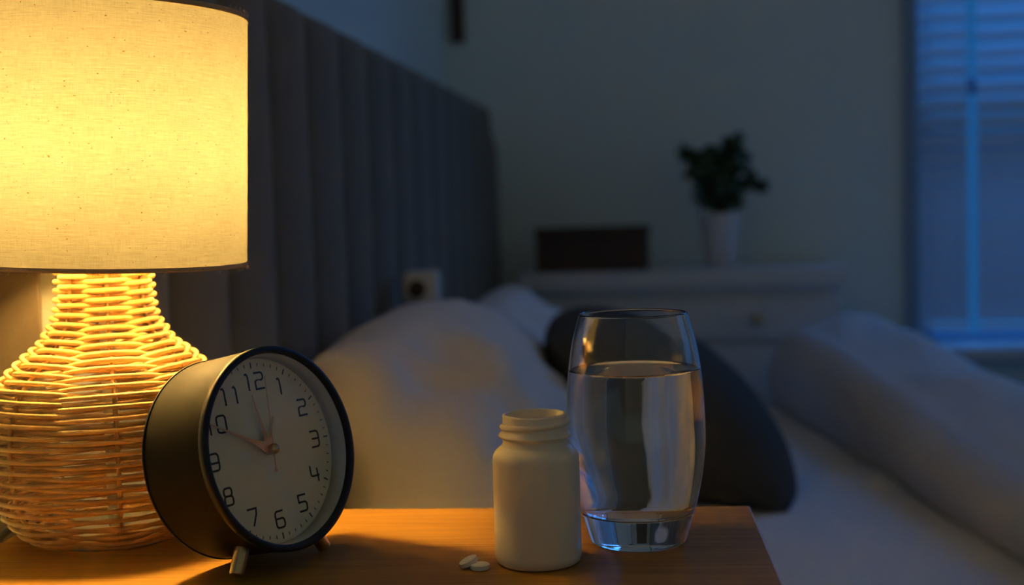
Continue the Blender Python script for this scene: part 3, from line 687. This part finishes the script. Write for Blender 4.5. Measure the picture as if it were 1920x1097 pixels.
def thin(name, deg, ln, z, w0, w1, tail, ball):
    bm = bmesh.new(); pts = [(-w0, -tail), (-w0, 0), (-w1, ln), (w1, ln), (w0, 0), (w0, -tail)]; poly(bm, pts, z, 0.00025)
    if ball: poly(bm, [(ball * math.cos(R(i * 18)), -tail + ball * math.sin(R(i * 18))) for i in range(20)], z + 0.00002, 0.00028)
    o = obj(name, bm, M['copper'], clk, False); o.rotation_euler = (0, 0, R(-deg)); return o
thin('alarm_hand', 24.7, 0.0195, -DD + 0.0016, 0.0006, 0.0006, 0.002, 0)
thin('second_hand', 5.5, 0.0412, -DD + 0.0054, 0.00032, 0.00022, 0.0118, 0.0011)
bm = bmesh.new(); lathe(bm, smooth_prof([(0.0030, -DD), (0.0030, -DD + 0.0060), (0.0027, -DD + 0.0074), (0.0016, -DD + 0.0085), (0.0001, -DD + 0.0088)], 4)[:-1] + [(0, -DD + 0.0088)], 32)
obj('hub_cap', bm, M['brass'], clk)
for ph in (-30.4, 28.0):
    a = R(ph); d = Vector((math.sin(a), -math.cos(a), 0)); base = Vector((0, 0, -0.0171)) + d * (CR - 0.0045); zc = Vector((0, 0, 1))
    mt = Matrix((zc, d.cross(zc) * -1 * -1, d)).transposed().to_4x4(); mt = Matrix.Translation(base) @ mt
    bm = bmesh.new(); ln = 0.0188
    lathe(bm, [(0, 0), (0.0041, 0), (0.0041, ln - 0.0010), (0.0037, ln - 0.0002), (0.0030, ln), (0, ln)], 40, mtx=mt); sharp(obj('foot', bm, M['brass'], clk), 40)
# rear foot resting on the table + knobs behind
inv = clk.matrix_world.inverted()
bk = clk.matrix_world @ Vector((0, -CR + 0.008, -CD + 0.004)); bl = Vector((bk.x, bk.y, TZ + 0.0012))
bm = bmesh.new()
if bk.z > TZ + 0.004: tube(bm, [inv @ bk, inv @ (bk.lerp(bl, 0.5)), inv @ bl], 0.003, 16)
obj('rear_foot', bm, M['brass'], clk)
for kx, ky in ((-0.018, 0.012), (0.018, 0.012)):
    bm = bmesh.new(); lathe(bm, [(0, -CD - 0.006), (0.005, -CD - 0.006), (0.0055, -CD - 0.005), (0.0055, -CD - 0.0001), (0, -CD - 0.0001)], 24, mtx=Matrix.Translation((kx, ky, 0))); obj('winding_knob', bm, M['brass'], clk)

# ------------------------------------------------------------------ pill bottle
BX, BY = -0.0848, 0.6779
t = thing('pill_bottle', 'open white plastic pill bottle without its cap, left of the glass', 'bottle', (BX, BY, TZ))
RB = 0.0239
pr = [(0, 0.0012), (0.017, 0.0012), (0.0195, 0.0), (0.0215, 0.0004), (0.0231, 0.0017), (RB, 0.0045), (RB, 0.0060)]
pr += [(RB, 0.020), (RB, 0.040), (RB, 0.0555)]
pr += smooth_prof([(RB, 0.0565), (0.02365, 0.0592), (0.0226, 0.0618), (0.0205, 0.0640), (0.0186, 0.0655), (0.0179, 0.0672)], 5)
pr += smooth_prof([(0.0178, 0.0682), (0.0184, 0.0694), (0.0199, 0.0704), (0.0203, 0.0711), (0.0199, 0.0719), (0.0184, 0.0730), (0.0178, 0.0740)], 4)
pr += [(0.0178, 0.0815), (0.0177, 0.0822), (0.0172, 0.0826), (0.0164, 0.0827), (0.0160, 0.0823), (0.0158, 0.0700), (0.0165, 0.064), (0.0218, 0.0575), (0.0224, 0.054), (0.0224, 0.004), (0.020, 0.0026), (0, 0.0026)]
bm = bmesh.new(); lathe(bm, pr, 128); obj('bottle_body', bm, M['plastic'], t)
# screw thread climbing the neck
bm = bmesh.new(); n = 150; P = []; 
a_start = R(150)
for i in range(n + 1):
    f = i / n; a = a_start + f * 2 * PI * 1.05; P.append((0.0179 * math.cos(a), 0.0179 * math.sin(a), 0.0750 + 0.0062 * f))
tube(bm, P, lambda f: 0.0015 * min(1, f / 0.06, (1 - f) / 0.06) + 0.0001, 10); obj('screw_thread', bm, M['plastic'], t)

# ------------------------------------------------------------------ tumbler of water
GX, GY = -0.0316, 0.7237
t = thing('drinking_glass', 'tall clear tumbler nearly full of water behind the pill bottle', 'glass', (GX, GY, TZ))
outer = smooth_prof([(0.0262, 0.0003), (0.0277, 0.0012), (0.0288, 0.0040), (0.0318, 0.0140), (0.0345, 0.0235), (0.0378, 0.0390), (0.0398, 0.0560), (0.0401, 0.0700), (0.0394, 0.0880), (0.0380, 0.1030), (0.0356, 0.1170), (0.0330, 0.1270), (0.0314, 0.1325)], 6)
inner = smooth_prof([(0.0300, 0.1325), (0.0316, 0.1270), (0.0342, 0.1170), (0.0365, 0.1030), (0.0378, 0.0880), (0.0384, 0.0700), (0.0380, 0.0560), (0.0359, 0.0390), (0.0334, 0.0270), (0.0318, 0.0215), (0.0300, 0.0190), (0.0260, 0.0180), (0.0130, 0.0176)], 6)
prof = [(0, 0.0012), (0.018, 0.0012), (0.024, 0.0002)] + outer + [(0.0312, 0.1333), (0.0307, 0.1336), (0.0302, 0.1333)] + inner + [(0, 0.0176)]
bm = bmesh.new(); lathe(bm, prof, 160); gb = obj('tumbler', bm, M['glass'], t)
WL = 0.1010
wp = [(r, z) for r, z in inner if z < WL - 0.0004]; ri = next(r for r, z in inner if z <= WL)
wprof = [(0, WL - 0.0012), (ri * 0.6, WL - 0.0012), (ri - 0.0030, WL - 0.0011), (ri - 0.0012, WL - 0.0006), (ri + 0.00012, WL + 0.0004)] + [(r + 0.00012, z - 0.00010) for r, z in wp] + [(0, 0.0175)]
bm = bmesh.new(); lathe(bm, wprof, 160); o = obj('water', bm, M['water'], t); o['label'] = 'clear still water'

# ------------------------------------------------------------------ two tablets
def tablet(loc, rot, label):
    bm = bmesh.new(); rr3, h = 0.0053, 0.0030
    lathe(bm, [(0, 0), (rr3 - 0.0005, 0), (rr3, 0.0004), (rr3, h - 0.0004), (rr3 - 0.0004, h - 0.0001), (rr3 * 0.5, h + 0.0002), (0, h + 0.0003)], 48)
    o = sharp(obj('tablet', bm, M['tablet']), 30); o.location = loc; o.rotation_euler = rot
    return tag(o, label, 'pill', 'white tablets beside the bottle')
tablet((-0.1150, 0.6620, TZ + 0.0001), (0, 0, 0), 'small round white tablet lying flat beside the pill bottle')
tablet((-0.1212, 0.6650, TZ + 0.00205), (R(6), R(-24), 0), 'small round white tablet propped at a slant on the flat one')
